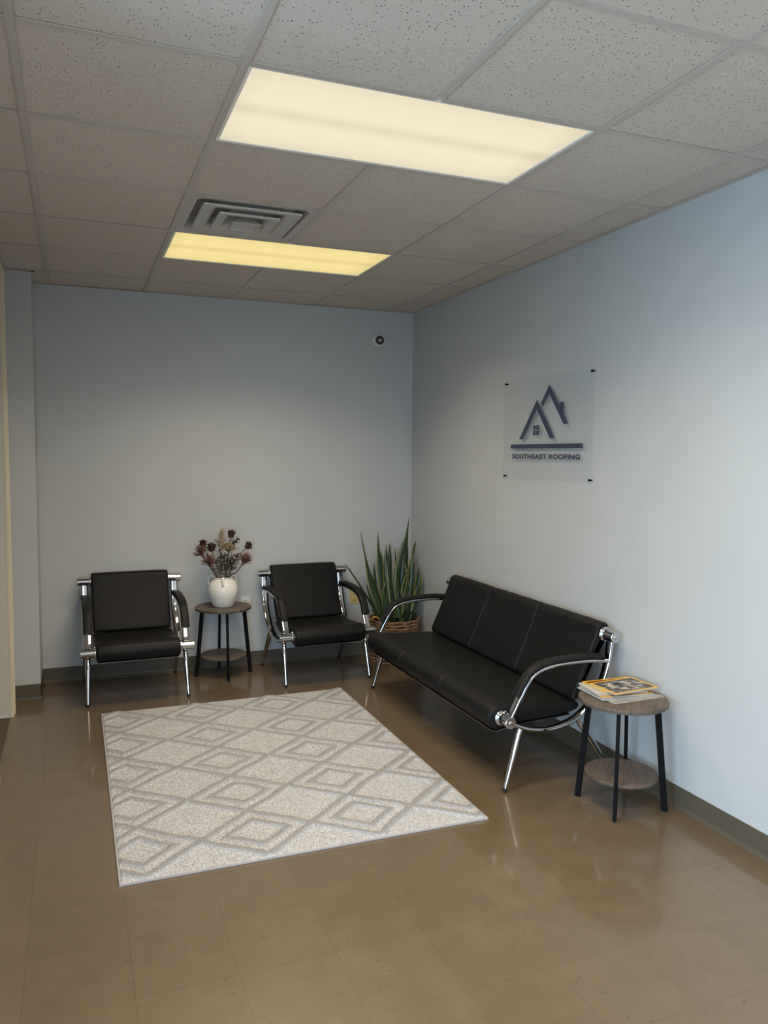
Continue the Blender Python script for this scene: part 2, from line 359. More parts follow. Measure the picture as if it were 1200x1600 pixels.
# ------------------------------------------------------------------ ceiling
ceil = struct(box('ceiling', XF, 0.0, YF, 0.0, H+.16, H+.2, M_plen))
T = .6096
gx = [-.203-T*i for i in range(0, 5)]; gxx = [0]+gx+[XL]
gy = [-.4161-T*i for i in range(0, 13)]; gyy = [0]+gy+[YF]
skip = set()
def cell(ix, iy): return (gxx[ix+1], gxx[ix], gyy[iy+1], gyy[iy])
lights_rows = [2, 5, 8, 11]     # cell row indices that hold 2x4 troffers
for r_ in lights_rows: skip |= {(2, r_), (3, r_)}
skip.add((3, 3))
tcache = {}
def ctile(x0, x1, y0, y1, cut=None):
    k = (round(x1-x0, 3), round(y1-y0, 3))
    if k not in tcache:
        bm = bmesh.new(); box_bm(bm, 0, k[0]-.004, 0, k[1]-.004, 0, .016, .0012, 1); tcache[k] = bm_mesh('ceiling_tile', bm); tcache[k].materials.append(M_tile)
    o = bpy.data.objects.new('ceiling_tile', tcache[k]); COL.objects.link(o); o.parent = ceil
    o.location = (x0+.002, y0+.002, H+.0035+random.uniform(0, .0015))
for ix in range(len(gxx)-1):
    for iy in range(len(gyy)-1):
        if (ix, iy) in skip: continue
        x0, x1, y0, y1 = cell(ix, iy)
        if ix == 5 and iy == 0:
            ctile(-2.734, x1, y0, y1); continue
        ctile(x0, x1, y0, y1)
# the wider part of the lobby behind the camera
for ix in range(4):
    for iy in range(7, len(gyy)-1):
        x1 = XL-.02-ix*.575; ctile(x1-.575, x1, gyy[iy+1], gyy[iy])
# grid: main runners along the room, cross tees between them
for x in gx:
    segs = [(YF, 0)]
    if abs(x-gx[2]) < .01:      # interrupted by the troffers
        segs = []; y1 = 0
        for r_ in lights_rows: segs.append((gyy[r_]+.012, y1)); y1 = gyy[r_+1]-.012
        segs.append((YF, y1))
    for ya, yb in segs:
        o = box('main_runner', x-.012, x+.012, ya, yb, H, H+.003, M_grid, ceil)
        box('runner_web', x-.0012, x+.0012, ya, yb, H+.003, H+.035, M_grid, o)
tee = {}
for y in gy:
    for ix in range(len(gxx)-1):
        a = gxx[ix+1]+(.012 if ix < 5 else 0); c = gxx[ix]-(.012 if ix > 0 else 0)
        if y < YE and ix == 5: pass
        if abs(y-gy[0]) < .01 and ix == 5: pass
        k = round(c-a, 3)
        if (ix in (2, )) and False: continue
        if k not in tee:
            bm = bmesh.new(); box_bm(bm, 0, k, -.012, .012, .0004, .003); box_bm(bm, 0, k, -.0012, .0012, .003, .03); tee[k] = bm_mesh('cross_tee', bm); tee[k].materials.append(M_grid)
        o = bpy.data.objects.new('cross_tee', tee[k]); COL.objects.link(o); o.parent = ceil; o.location = (a, y, H)
# wall angle around the edge
def angle(n, x0, x1, y0, y1): return struct(box('trim_%d' % n, x0, x1, y0, y1, H-.0005, H+.0015, M_grid))
angle(1, -2.734, 0, -.022, 0); angle(2, -.022, 0, YF, -.022); angle(3, -2.734, -2.712, -.389, -.022)
angle(4, XL, -2.712, -.389, -.367); angle(5, XL, XL+.022, YE, -.389)

# prismatic 2x4 troffers
def lens_mat(name, col, strg):
    m = bpy.data.materials.new(name); m.use_nodes = True; N = m.node_tree.nodes; L = m.node_tree.links; N.clear()
    out = N.new('ShaderNodeOutputMaterial'); em = N.new('ShaderNodeEmission'); tc = N.new('ShaderNodeTexCoord')
    sx = N.new('ShaderNodeSeparateXYZ'); L.new(tc.outputs['Object'], sx.inputs[0])
    # tubes run along x; glow profile across y
    ma = N.new('ShaderNodeMapRange'); L.new(sx.outputs[1], ma.inputs[0]); ma.inputs[1].default_value = -.29; ma.inputs[2].default_value = .29
    r = ramp(N, [(0, g3(.93)), (.20, g3(1.0)), (.36, g3(1.03)), (.50, g3(.90)), (.64, g3(1.03)), (.80, g3(1.0)), (1, g3(.90))], 'EASE'); L.new(ma.outputs[0], r.inputs[0])
    mb = N.new('ShaderNodeMapRange'); L.new(sx.outputs[0], mb.inputs[0]); mb.inputs[1].default_value = -.6; mb.inputs[2].default_value = .6
    r2 = ramp(N, [(0, g3(.93)), (.08, g3(1)), (.9, g3(1)), (1, g3(.86))]); L.new(mb.outputs[0], r2.inputs[0])
    vo = N.new('ShaderNodeTexVoronoi'); vo.inputs['Scale'].default_value = 110; vo.inputs['Randomness'].default_value = 0; L.new(tc.outputs['Object'], vo.inputs['Vector'])
    r3 = ramp(N, [(0, g3(1.03)), (.7, g3(.95))]); L.new(vo.outputs['Distance'], r3.inputs[0])
    cc = None
    for q in (r, r2, r3):
        if cc is None: cc = q.outputs[0]; continue
        mx = N.new('ShaderNodeMix'); mx.data_type = 'RGBA'; mx.blend_type = 'MULTIPLY'; mx.inputs[0].default_value = 1
        L.new(cc, mx.inputs[6]); L.new(q.outputs[0], mx.inputs[7]); cc = mx.outputs[2]
    mx = N.new('ShaderNodeMix'); mx.data_type = 'RGBA'; mx.blend_type = 'MULTIPLY'; mx.inputs[0].default_value = 1
    L.new(cc, mx.inputs[6]); mx.inputs[7].default_value = (*col, 1); L.new(mx.outputs[2], em.inputs[0]); em.inputs[1].default_value = strg
    L.new(em.outputs[0], out.inputs[0]); return m
M_lensA = lens_mat('lit_prismatic_lens', (.93, .83, .61), 1.0)
M_lensB = lens_mat('lit_prismatic_lens_yellow', (.95, .78, .34), 1.0)
M_lframe = mat('troffer_frame', (.88, .86, .80), .35)
N, L, b = nodes(M_lframe)
def troffer(yc, lens, label, spread=128, k=1.0):
    xc = (gxx[2]+gxx[4])/2
    t = empty('ceiling_light', (xc, yc, H), 0, label, 'ceiling light', 'lit ceiling troffers')
    bm = bmesh.new(); X = .5975; Y = .2935
    for q in ((-X, X, -Y, -Y+.013), (-X, X, Y-.013, Y), (-X, -X+.013, -Y+.013, Y-.013), (X-.013, X, -Y+.013, Y-.013)):
        box_bm(bm, q[0], q[1], q[2], q[3], .0025, .010, .0015, 1)
    link('lens_frame', bm_mesh('lens_frame', bm), M_lframe, t)
    box('diffuser', -X+.012, X-.012, -Y+.012, Y-.012, .006, .009, lens, t)
    bm = bmesh.new(); box_bm(bm, -X, X, -Y, Y, .03, .11, .004, 1); link('housing', bm_mesh('housing', bm), M_white, t)
    l = bpy.data.lights.new('fluorescent_lamp', 'AREA'); l.shape = 'RECTANGLE'; l.size = 1.16; l.size_y = .55; l.energy = LAMP_W*k; l.color = (1.0, .84, .62)
    l.spread = math.radians(spread)      # prismatic lens throws its light downward; opened wide on the unseen ones
    lo = bpy.data.objects.new('fluorescent_lamp', l); COL.objects.link(lo); lo.parent = t; lo.location = (0, 0, .004)
for k, r_ in enumerate(lights_rows):
    yc = (gyy[r_]+gyy[r_+1])/2
    if k == 0: troffer(yc, M_lensB, 'smaller-looking yellow lit ceiling light panel beside the square air vent, nearer the back wall')
    elif k == 1: troffer(yc, M_lensA, 'large pale lit ceiling light panel nearest the camera in the tile ceiling')
    else: troffer(yc, M_lensA, ['', '', 'added ceiling light panel in the row straight above the camera, out of frame', 'added ceiling light panel nearest the storefront windows, out of frame'][k], 176, 2.6)  # unseen troffers, added stronger and wider to warm the upper walls

# square step-down ceiling diffuser
vx, vy = (gxx[4]+gxx[3])/2, (gyy[4]+gyy[3])/2
ve = empty('ceiling_vent', (vx, vy, H), 0, 'square white stepped air vent in ceiling next to the yellow light panel', 'air vent')
def rsq(h, r, n=6):
    P = []
    for cx, cy, a0 in ((h-r, h-r, 0), (-h+r, h-r, PI/2), (-h+r, -h+r, PI), (h-r, -h+r, 1.5*PI)):
        for k in range(n+1):
            a = a0+PI/2*k/n; P.append((cx+r*math.cos(a), cy+r*math.sin(a)))
    return P
def ringstack(name, st, m, parent, capend=False):
    V = []; F = []; n = None
    for h, r, z in st:
        P = rsq(h, r); n = len(P); V += [(x, y, z) for x, y in P]
    for i in range(len(st)-1):
        for k in range(n): F.append([i*n+k, i*n+(k+1) % n, (i+1)*n+(k+1) % n, (i+1)*n+k])
    if capend: F.append([(len(st)-1)*n+k for k in range(n)])
    bm = bmesh.new(); bm.from_mesh(mesh(name, V, F)); return link(name, bm_mesh(name, bm), m, parent, smooth='auto')
ringstack('vent_frame', [(.2965, .004, .012), (.2965, .004, .002), (.262, .03, .001), (.255, .04, .004), (.245, .05, .03), (.235, .05, .06)], M_vent, ve)
ringstack('vent_louver', [(.150, .02, .05), (.154, .02, .014), (.160, .02, .004), (.172, .018, -.003), (.221, .012, -.011), (.225, .012, -.010), (.227, .012, -.003), (.225, .012, -.003), (.221, .012, -.009), (.172, .018, -.001), (.158, .02, .010), (.152, .02, .05)], M_vent, ve)
ringstack('vent_louver', [(.085, .02, .05), (.088, .02, .006), (.094, .018, -.006), (.104, .016, -.013), (.138, .012, -.018), (.142, .012, -.017), (.144, .012, -.010), (.142, .012, -.010), (.138, .012, -.016), (.104, .016, -.011), (.092, .018, .0), (.087, .02, .05)], M_vent, ve)
ringstack('vent_center_plate', [(.020, .008, .03), (.050, .006, -.010), (.066, .006, -.023), (.068, .006, -.029), (.065, .006, -.031), (.060, .005, -.029), (.057, .005, -.023), (.001, .0005, -.023)], M_vent, ve, True)
box('vent_duct', -.24, .24, -.24, .24, .062, .07, M_vent, ve)

# ------------------------------------------------------------------ waiting-room seating
def resample_bar(name, path, w_, t_, xc, m, parent, n=6):
    """flat oval bar swept in the depth/height plane; path in (d, z); d is measured from the wall"""
    P = crom([(0, -d, z) for d, z in path], n); seg = 20
    sec = []
    for k in range(seg):
        a = 2*PI*k/seg; ca, sa = math.cos(a), math.sin(a)
        sec.append((math.copysign(abs(ca)**.45, ca)*w_/2, math.copysign(abs(sa)**.75, sa)*t_/2))
    V = []; F = []
    for i, p in enumerate(P):
        a = P[max(0, i-1)]; c = P[min(len(P)-1, i+1)]; tn = (c-a).normalized(); nr = Vector((0, -tn.z, tn.y))
        for u, v_ in sec: V.append(Vector((xc+u, p.y, p.z)) + nr*v_)
    for i in range(len(P)-1):
        for k in range(seg): F.append([i*seg+k, i*seg+(k+1) % seg, (i+1)*seg+(k+1) % seg, (i+1)*seg+k])
    F.append(list(range(seg))[::-1]); F.append([(len(P)-1)*seg+k for k in range(seg)])
    return link(name, mesh(name, V, F), m, parent, smooth='auto')
def cushion(name, outline, x0, x1, m, parent, crown=0):
    P = crom([(0, -d, z) for d, z in outline], 5, True); n = len(P)
    area = sum(P[i].y*P[(i+1) % n].z-P[(i+1) % n].y*P[i].z for i in range(n)); sg = 1 if area > 0 else -1
    NR = []
    for i in range(n):
        t = (P[(i+1) % n]-P[i-1]).normalized(); NR.append(Vector((0, t.z, -t.y))*sg)
    rings = [(0, .016), (.001, .009), (.004, .0035), (.009, .0008), (.016, 0)]
    W = x1-x0
    st = [(x0+a, i_) for a, i_ in rings]+[(x0+W*q, -crown) for q in (.25, .5, .75)]+[(x1-a, i_) for a, i_ in rings[::-1]]
    V = []; F = []
    for x, ins in st:
        for p, nr in zip(P, NR): V.append(Vector((x, p.y, p.z))-nr*ins)
    for i in range(len(st)-1):
        for k in range(n): F.append([i*n+k, i*n+(k+1) % n, (i+1)*n+(k+1) % n, (i+1)*n+k])
    F.append(list(range(n))); F.append([(len(st)-1)*n+k for k in range(n)])
    bm = bmesh.new(); bm.from_mesh(mesh(name, V, F)); return link(name, bm_mesh(name, bm), m, parent, smooth='auto')
SEAT = [(.205, .345), (.212, .368), (.26, .376), (.36, .380), (.47, .384), (.58, .393), (.645, .400), (.69, .389), (.714, .358), (.713, .325), (.697, .296), (.665, .283), (.625, .290), (.56, .303), (.45, .308), (.33, .314), (.24, .325)]
BACK = [(.032, .69), (.033, .727), (.052, .753), (.082, .757), (.106, .740), (.118, .705), (.137, .655), (.170, .575), (.207, .490), (.242, .412), (.246, .388), (.232, .376), (.208, .388), (.175, .445), (.140, .520), (.108, .600), (.088, .650), (.062, .664), (.042, .668)]
FRAMEP = [(.064, .690), (.070, .630), (.084, .555), (.112, .470), (.160, .393), (.225, .332), (.305, .293), (.400, .276), (.495, .283), (.575, .306), (.632, .334)]
ARMP = [(.086, .578), (.200, .590), (.340, .588), (.430, .579), (.495, .556), (.538, .513), (.573, .453), (.608, .386), (.634, .345)]
def seating(name, n, wc, gap, loc, rz, label, cat, group=None):
    """n cushions of width wc; chrome rails top and front; flat-oval side frames with padded arms"""
    t = empty(name, loc, rz, label, cat, group)
    half = (n*wc+(n-1)*gap)/2; bx_ = half+.045; ex = half+.090
    for s in (-1, 1):
        sf = resample_bar('side_frame', FRAMEP, .046, .021, s*bx_, M_chrome, t)
        resample_bar('arm_frame', ARMP, .046, .020, s*bx_, M_chrome, t)
        # pad lies along the upper, outer side of the arm
        P = crom([(0, d, z) for d, z in ARMP], 6); off = []
        for i, p in enumerate(P):
            a = P[max(0, i-1)]; c = P[min(len(P)-1, i+1)]; tn = (c-a).normalized(); nr = Vector((0, -tn.z, tn.y))
            q = p+nr*.0185
            if .105 < q.y and p.z > .432: off.append((q.y, q.z))
        resample_bar('arm_pad', off, .054, .030, s*bx_, M_pad, t, 1)
        # legs
        def leg(x, d0, z0, d1, z1):
            a = Vector((x, -d0, z0)); c = Vector((x+s*.008, -d1, z1)); pts = [a.lerp(c, f) for f in (0, .06, .14, .3, .6, .97)]
            l = tube('leg', pts, [.0125, .0155, .0178, .0172, .0135, .0092], M_chrome, t, 14)
            tube('foot_tip', [a.lerp(c, .955), a.lerp(c, 1.0)], [.0110, .0110], M_rub, l, 12)
        leg(s*(bx_), .566, .304, .652, .0045); leg(s*(bx_), .252, .318, .040, .0045)
    for (d, z, nm) in ((.066, .700, 'top_rail'), (.645, .342, 'front_rail')):
        ang = [(-ex, .0255), (-ex+.002, .0275), (-ex+.006, .0275), (-half-.004, .0275), (half+.004, .0275), (ex-.006, .0275), (ex-.002, .0275), (ex, .0255)]
        tube(nm, [(x, -d, z) for x, _ in ang], [r for _, r in ang], M_chrome, t, 24)
        for s in (-1, 1):
            tube('collar', [(s*(half+q), -d, z) for q in (-.001, .002, .009, .013)], [.034, .0375, .0375, .033], M_chrome, t, 24)
            tube('rail_bolt', [(s*(ex-.001), -d, z), (s*(ex+.003), -d, z), (s*(ex+.0045), -d, z)], [.0095, .0095, .0065], M_steel, t, 14)
    x = -half
    for i in range(n):
        cushion('seat_cushion', SEAT, x, x+wc, M_leather, t, .0015); cushion('back_cushion', BACK, x, x+wc, M_leather, t, .0015); x += wc+gap
    # thin metal pan under the seat
    V = []; F = []; pp = [(.25, .309), (.33, .302), (.45, .296), (.56, .291), (.625, .279), (.665, .2725), (.695, .281)]
    pp2 = crom([(0, -d, z) for d, z in pp], 4); m_ = len(pp2)
    for xx in (-half+.01, half-.01):
        for p in pp2: V.append((xx, p.y, p.z))
        for p in pp2[::-1]: V.append((xx, p.y, p.z+.004))
    q = 2*m_
    for i in range(q): F.append([i, (i+1) % q, q+(i+1) % q, q+i])
    F.append(list(range(q))); F.append(list(range(q, 2*q)))
    bm = bmesh.new(); bm.from_mesh(mesh('seat_pan', V, F)); link('seat_pan', bm_mesh('seat_pan', bm), M_pan, t)
    return t
ch1 = seating('waiting_chair', 1, .508, 0, (-2.163, .0, 0), math.radians(1.2), 'black leatherette chrome armchair standing left of the flower table', 'chair', 'black chrome armchairs')
ch2 = copy_tree(ch1); ch2.location = (-.921, .0, 0); ch2.rotation_euler = (0, 0, math.radians(2.6))
ch2['label'] = 'black leatherette chrome armchair standing between flower table and basket plant'
sofa = seating('waiting_bench', 3, .547, .006, (0, -1.757, 0), -PI/2, 'long black three-seat leatherette bench with chrome arms along the right wall', 'bench')

# ------------------------------------------------------------------ round side tables
def side_table(loc, rz, label):
    t = empty('side_table', loc, rz, label, 'side table', 'round two-tier side tables')
    def disc(nm, r, z0, z1):
        lathe(nm, [(r-.001, z0), (r, z0+.0015), (r, z1-.0015), (r-.0015, z1)], M_wood, t, 64)
    disc('tabletop', .197, .477, .495); disc('shelf', .163, .137, .151)
    for k in range(4):
        a = k*PI/2; ca, sa = math.cos(a), math.sin(a)
        # flat bar: 30 mm radial, 15 mm tangential, splayed outwards
        def P(r, tt, z): return (ca*r-sa*tt, sa*r+ca*tt, z)
        V = []; r0, r1 = .148, .192
        for z in (.003, .477):
            rr_ = r1+(r0-r1)*z/.477
            for u, v_ in ((-.014, -.0075), (.014, -.0075), (.014, .0075), (-.014, .0075)): V.append(P(rr_+u, v_, z))
        bm = bmesh.new(); bm.from_mesh(mesh('x', V, [[0, 1, 2, 3][::-1], [4, 5, 6, 7], [0, 1, 5, 4], [1, 2, 6, 5], [2, 3, 7, 6], [3, 0, 4, 7]]))
        bmesh.ops.bevel(bm, geom=bm.edges[:], offset=.002, segments=2, affect='EDGES'); l = link('leg', bm_mesh('leg', bm), M_black, t)
        V = [P(r1+u, v_, z) for z in (0, .005) for u, v_ in ((-.013, -.007), (.013, -.007), (.013, .007), (-.013, .007))]
        bm = bmesh.new(); bm.from_mesh(mesh('x', V, [[0, 1, 2, 3], [4, 5, 6, 7], [0, 1, 5, 4], [1, 2, 6, 5], [2, 3, 7, 6], [3, 0, 4, 7]])); link('foot_pad', bm_mesh('foot_pad', bm), M_rub, l)
    return t
tab1 = side_table((-1.538, -.198, 0), math.radians(0), 'round two-tier wooden side table holding the white flower vase')
tab2 = side_table((-.218, -2.93, 0), math.radians(45), 'round two-tier wooden side table holding the magazines beside the bench')

# ------------------------------------------------------------------ rug
RX, RY, RC = 1.520, 2.02, (-1.622, -1.842)
nx, ny = 300, 400
X = np.linspace(-RX/2, RX/2, nx); Y = np.linspace(-RY/2, RY/2, ny); XX, YY = np.meshgrid(X, Y)
rng = np.random.default_rng(3)
wob = lambda f, p: .006*np.sin(XX*f+p+2*np.sin(YY*f*.7+p))
U = XX+wob(17, 0)*.7; Vv = YY+wob(21, 2)*.6
u = (U+.205+.2325) % .465-.2325; v = (Vv+.8+.2) % .40-.20
e = np.abs(u)/.2325+np.abs(v)/.20
d1_ = np.minimum(np.abs(e-1), np.abs(e-1))/6.6
d2_ = np.abs(e-.56)/6.6
dd = np.minimum(d1_, d2_+.001)
jit = rng.random(XX.shape)*.004
tuft = np.clip((.0165-dd+jit-.002)/.004, 0, 1)
# tufts broken into knots
knot = .75+.25*np.sin((XX+YY)*2*PI/.021+rng.random(XX.shape)*1.2)*np.sin((XX-YY)*2*PI/.021)
Z = .0085+tuft*(.0075+.0050*knot)+rng.random(XX.shape)*.0010
edge = np.minimum(np.minimum(XX+RX/2, RX/2-XX), np.minimum(YY+RY/2, RY/2-YY)); tuft = tuft*(edge > .006)
Z = np.where(edge < .001, .003, np.where(edge < .006, .0075, Z))
co = np.stack([XX+(rng.random(XX.shape)-.5)*.002*tuft, YY+(rng.random(XX.shape)-.5)*.002*tuft, Z], -1).reshape(-1, 3)
idx = np.arange(nx*ny).reshape(ny, nx); q = np.stack([idx[:-1, :-1], idx[:-1, 1:], idx[1:, 1:], idx[1:, :-1]], -1).reshape(-1, 4)
me = bpy.data.meshes.new('rug'); me.vertices.add(len(co)); me.vertices.foreach_set('co', co.ravel().astype(np.float32))
me.loops.add(q.size); me.loops.foreach_set('vertex_index', q.ravel().astype(np.int32)); me.polygons.add(len(q))
me.polygons.foreach_set('loop_start', np.arange(0, q.size, 4, dtype=np.int32)); me.polygons.foreach_set('loop_total', np.full(len(q), 4, dtype=np.int32)); me.update()
a_ = me.attributes.new('tuft', 'FLOAT', 'POINT'); a_.data.foreach_set('value', tuft.ravel().astype(np.float32))
rug = empty('area_rug', (RC[0], RC[1], 0), 0, 'cream woven area rug with raised tufted diamond pattern on the brown floor', 'rug')
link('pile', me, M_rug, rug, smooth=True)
bm = bmesh.new(); hx, hy = RX/2, RY/2
for q_ in ((-hx-.004, hx+.004, -hy-.004, -hy+.004), (-hx-.004, hx+.004, hy-.004, hy+.004), (-hx-.004, -hx+.004, -hy+.004, hy-.004), (hx-.004, hx+.004, -hy+.004, hy-.004)):
    box_bm(bm, *q_, 0, .0085, .002, 2)
link('bound_edge', bm_mesh('bound_edge', bm), M_bind, rug)

# ------------------------------------------------------------------ wall sign (clear acrylic on stand-offs)
M_navy = mat('navy_vinyl', (.035, .045, .085), .45)
M_acr = bpy.data.materials.new('acrylic'); M_acr.use_nodes = True
N = M_acr.node_tree.nodes; L = M_acr.node_tree.links; N.clear()
out = N.new('ShaderNodeOutputMaterial'); mxs = N.new('ShaderNodeMixShader'); tr = N.new('ShaderNodeBsdfTransparent'); gl = N.new('ShaderNodeBsdfGlossy'); fr = N.new('ShaderNodeFresnel')
gl.inputs['Roughness'].default_value = .05; tr.inputs[0].default_value = (.985, .99, .99, 1); fr.inputs[0].default_value = 1.35
gb = N.new('ShaderNodeNewGeometry'); ivb = N.new('ShaderNodeMath'); ivb.operation = 'SUBTRACT'; ivb.inputs[0].default_value = 1; L.new(gb.outputs['Backfacing'], ivb.inputs[1]); fm = N.new('ShaderNodeMath'); fm.operation = 'MULTIPLY'; L.new(fr.outputs[0], fm.inputs[0]); L.new(ivb.outputs[0], fm.inputs[1])
L.new(fm.outputs[0], mxs.inputs[0]); L.new(tr.outputs[0], mxs.inputs[1]); L.new(gl.outputs[0], mxs.inputs[2]); L.new(mxs.outputs[0], out.inputs[0])
sy0, sz0 = -1.924, 1.738
sg = empty('wall_sign', (0, sy0, sz0), 0, 'clear acrylic sign with navy double-roof logo reading SOUTHEAST ROOFING on the right wall', 'sign')
box('sign_panel', -.018, -.013, -.457, .457, -.2965, .2965, M_acr, sg, .0006)
for yy, zz in ((-1.489, 2.020), (-2.359, 2.020), (-1.489, 1.457), (-2.359, 1.457)):
    tube('standoff', [(-.0005, yy-sy0, zz-sz0), (-.0178, yy-sy0, zz-sz0), (-.0182, yy-sy0, zz-sz0), (-.0205, yy-sy0, zz-sz0), (-.0215, yy-sy0, zz-sz0)], [.0045, .0045, .0075, .0075, .006], M_black, sg, 16)
def plate(name, polys, m, parent):
    """flat pieces in the sign plane: (y, z) outlines, 2 mm proud of the panel"""
    bm = bmesh.new()
    for P in polys:
        vs = [bm.verts.new((-.0181, y-sy0, z-sz0)) for y, z in P]; vb = [bm.verts.new((-.0196, y-sy0, z-sz0)) for y, z in P]
        n = len(P); bm.faces.new(vs); bm.faces.new(vb)
        for i in range(n): bm.faces.new([vs[i], vs[(i+1) % n], vb[(i+1) % n], vb[i]])
    me = bm_mesh(name, bm); return link(name, me, m, parent)
plate('front_roof', [[(-1.659, 1.679), (-1.846, 1.902), (-2.030, 1.679), (-1.988, 1.679), (-1.846, 1.851), (-1.701, 1.679)]], M_navy, sg)
plate('rear_roof', [[(-1.891, 1.884), (-1.971, 1.980), (-2.158, 1.756), (-2.117, 1.756), (-1.971, 1.931), (-1.908, 1.861)]], M_navy, sg)
plate('chimney', [[(-2.079, 1.877), (-2.112, 1.877), (-2.112, 1.810), (-2.079, 1.850)]], M_navy, sg)
def rect(y0, y1, z0, z1): return [(y0, z0), (y1, z0), (y1, z1), (y0, z1)]
for (a, c) in ((-1.811, -1.838), (-1.845, -1.873)):
    for (d, e_) in ((1.701, 1.727), (1.732, 1.757)): plate('logo_pane', [rect(a, c, d, e_)], M_navy, sg)
plate('ground_bar', [rect(-1.563, -2.295, 1.625, 1.649)], M_navy, sg)
tcv = bpy.data.curves.new('t', 'FONT'); tcv.body = 'SOUTHEAST ROOFING'; tcv.size = 1; tcv.offset = .045; tcv.extrude = .02; tcv.space_character = 1.14
to = bpy.data.objects.new('t', tcv); COL.objects.link(to); dg = bpy.context.evaluated_depsgraph_get(); dg.update()
me = bpy.data.meshes.new_from_object(to.evaluated_get(dg)); bpy.data.objects.remove(to)
xs_ = [v.co.x for v in me.vertices]; zs_ = [v.co.y for v in me.vertices]; a0, a1, b0, b1 = min(xs_), max(xs_), min(zs_), max(zs_)
for v_ in me.vertices:
    x, y, z = v_.co; v_.co = (-.0189-(z)*.02, -1.581-sy0-(x-a0)/(a1-a0)*.695, 1.563-sz0+(y-b0)/(b1-b0)*.029)
bm = bmesh.new(); bm.from_mesh(me); bpy.data.meshes.remove(me); bmesh.ops.remove_doubles(bm, verts=bm.verts[:], dist=1e-6); bm.verts.ensure_lookup_table(); seen = set()
for v0 in bm.verts:           # every letter is a piece of its own
    if v0 in seen: continue
    isl = [v0]; seen.add(v0)
    for q in isl:
        for e in q.link_edges:
            o2 = e.other_vert(q)
            if o2 not in seen: seen.add(o2); isl.append(o2)
    ix = {v_: n_ for n_, v_ in enumerate(isl)}; fs = {f for v_ in isl for f in v_.link_faces}
    link('letter', mesh('letter', [v_.co.copy() for v_ in isl], [[ix[v_] for v_ in f.verts] for f in fs]), M_navy, sg)
bm.free()

# ------------------------------------------------------------------ wall devices
sc_ = empty('security_camera', (-.293, 0, 2.462), 0, 'small white turret security camera with dark lens near the ceiling corner', 'security camera')
def yl(name, prof, m, parent, seg=32, tilt=0):
    V, F = lathe_vf(prof, seg); R_ = Matrix.Rotation(PI/2+tilt, 4, 'X'); V = [R_ @ v_ for v_ in V]; return link(name, mesh(name, V, F), m, parent, smooth='auto')
M_cw = mat('camera_shell', (.75, .75, .72), .4); M_cd = mat('camera_ball', (.03, .032, .028), .18, coat=.6)
yl('camera_base', [(.050, .0), (.050, .014), (.047, .024), (.043, .032), (.038, .035), (.037, .031)], M_cw, sc_)
yl('camera_ball', [(.001, .0), (.033, .006), (.036, .022), (.034, .036), (.028, .047), (.018, .053), (.001, .055)], M_cd, sc_)
yl('lens_ring', [(.013, .05), (.013, .0575), (.010, .0585), (.006, .0585), (.005, .056)], M_steel, sc_, 20)
tube('screw', [(-.040, -.028, -.024), (-.040, -.034, -.024)], .003, M_black, sc_, 8)
def outlet(loc, m, msock, label):
    t = empty('wall_outlet', loc, 0, label, 'wall outlet', 'wall outlets')
    box('cover_plate', -.037, .037, -.0055, 0, -.0585, .0585, m, t, .002)
    for dz in (.021, -.021):
        bm = bmesh.new(); box_bm(bm, -.016, .016, -.0075, -.004, dz-.014, dz+.014, .003); s = link('receptacle', bm_mesh('receptacle', bm), m, t)
        bm = bmesh.new(); box_bm(bm, -.008, -.0055, -.0079, -.007, dz-.004, dz+.006); box_bm(bm, .0055, .008, -.0079, -.007, dz-.004, dz+.006); box_bm(bm, -.002, .002, -.0079, -.007, dz-.011, dz-.007)
        link('slot', bm_mesh('slot', bm), msock, s)
M_iv = mat('ivory_plastic', (.52, .40, .16), .4); M_ow = mat('white_plastic', (.66, .67, .66), .4)
outlet((-.483, 0, .466), M_iv, M_black, 'yellowed ivory wall outlet seen through the arm of the chair by the plant')
outlet((-1.338, 0, .466), M_ow, M_black, 'white wall outlet behind the flower side table, right of its tabletop')

# ------------------------------------------------------------------ basket and snake plant
M_wick = mat('water_hyacinth', (.25, .15, .085), .7)
N, L, b = nodes(M_wick); tc = N.new('ShaderNodeTexCoord'); nn = noise_tex(N, L, tc.outputs['Object'], 38, 4, .6); oi = N.new('ShaderNodeObjectInfo')
r = ramp(N, [(.25, (.09, .048, .026)), (.5, (.21, .12, .065)), (.8, (.36, .23, .135))]); L.new(nn.outputs[0], r.inputs[0])
hs = N.new('ShaderNodeHueSaturation'); mr = N.new('ShaderNodeMapRange'); L.new(oi.outputs['Random'], mr.inputs[0]); mr.inputs[3].default_value = .75; mr.inputs[4].default_value = 1.2
L.new(mr.outputs[0], hs.inputs['Value']); L.new(r.outputs[0], hs.inputs['Color']); L.new(hs.outputs[0], b.inputs['Base Color']); bump(N, L, b, nn.outputs[0], .6, .003)
M_soil = mat('soil', (.022, .015, .010), .95)
BC = (-.235, -.232)
bk = empty('woven_basket', (BC[0], BC[1], 0), 0, 'brown woven water-hyacinth basket in the room corner holding the snake plant', 'basket')
nstk = 11; rows = 14; bh = .325
for i in range(rows):
    z = .012+bh*(i/(rows-1))*.96; rb = .160+.024*(i/(rows-1))**.8; P = []; R_ = []; n = 132
    for k in range(n):
        a = 2*PI*k/n; c = abs(math.sin(nstk/2*a+.35))**.6; P.append((math.cos(a)*(rb+.014*c-.002), math.sin(a)*(rb+.014*c-.002), z+.0025*math.sin(nstk*a+i*2.1)+.001*math.sin(a*3+i)))
        R_.append(.0055+.0072*c)
    tube('strand', P, R_, M_wick, bk, 8, closed=True)
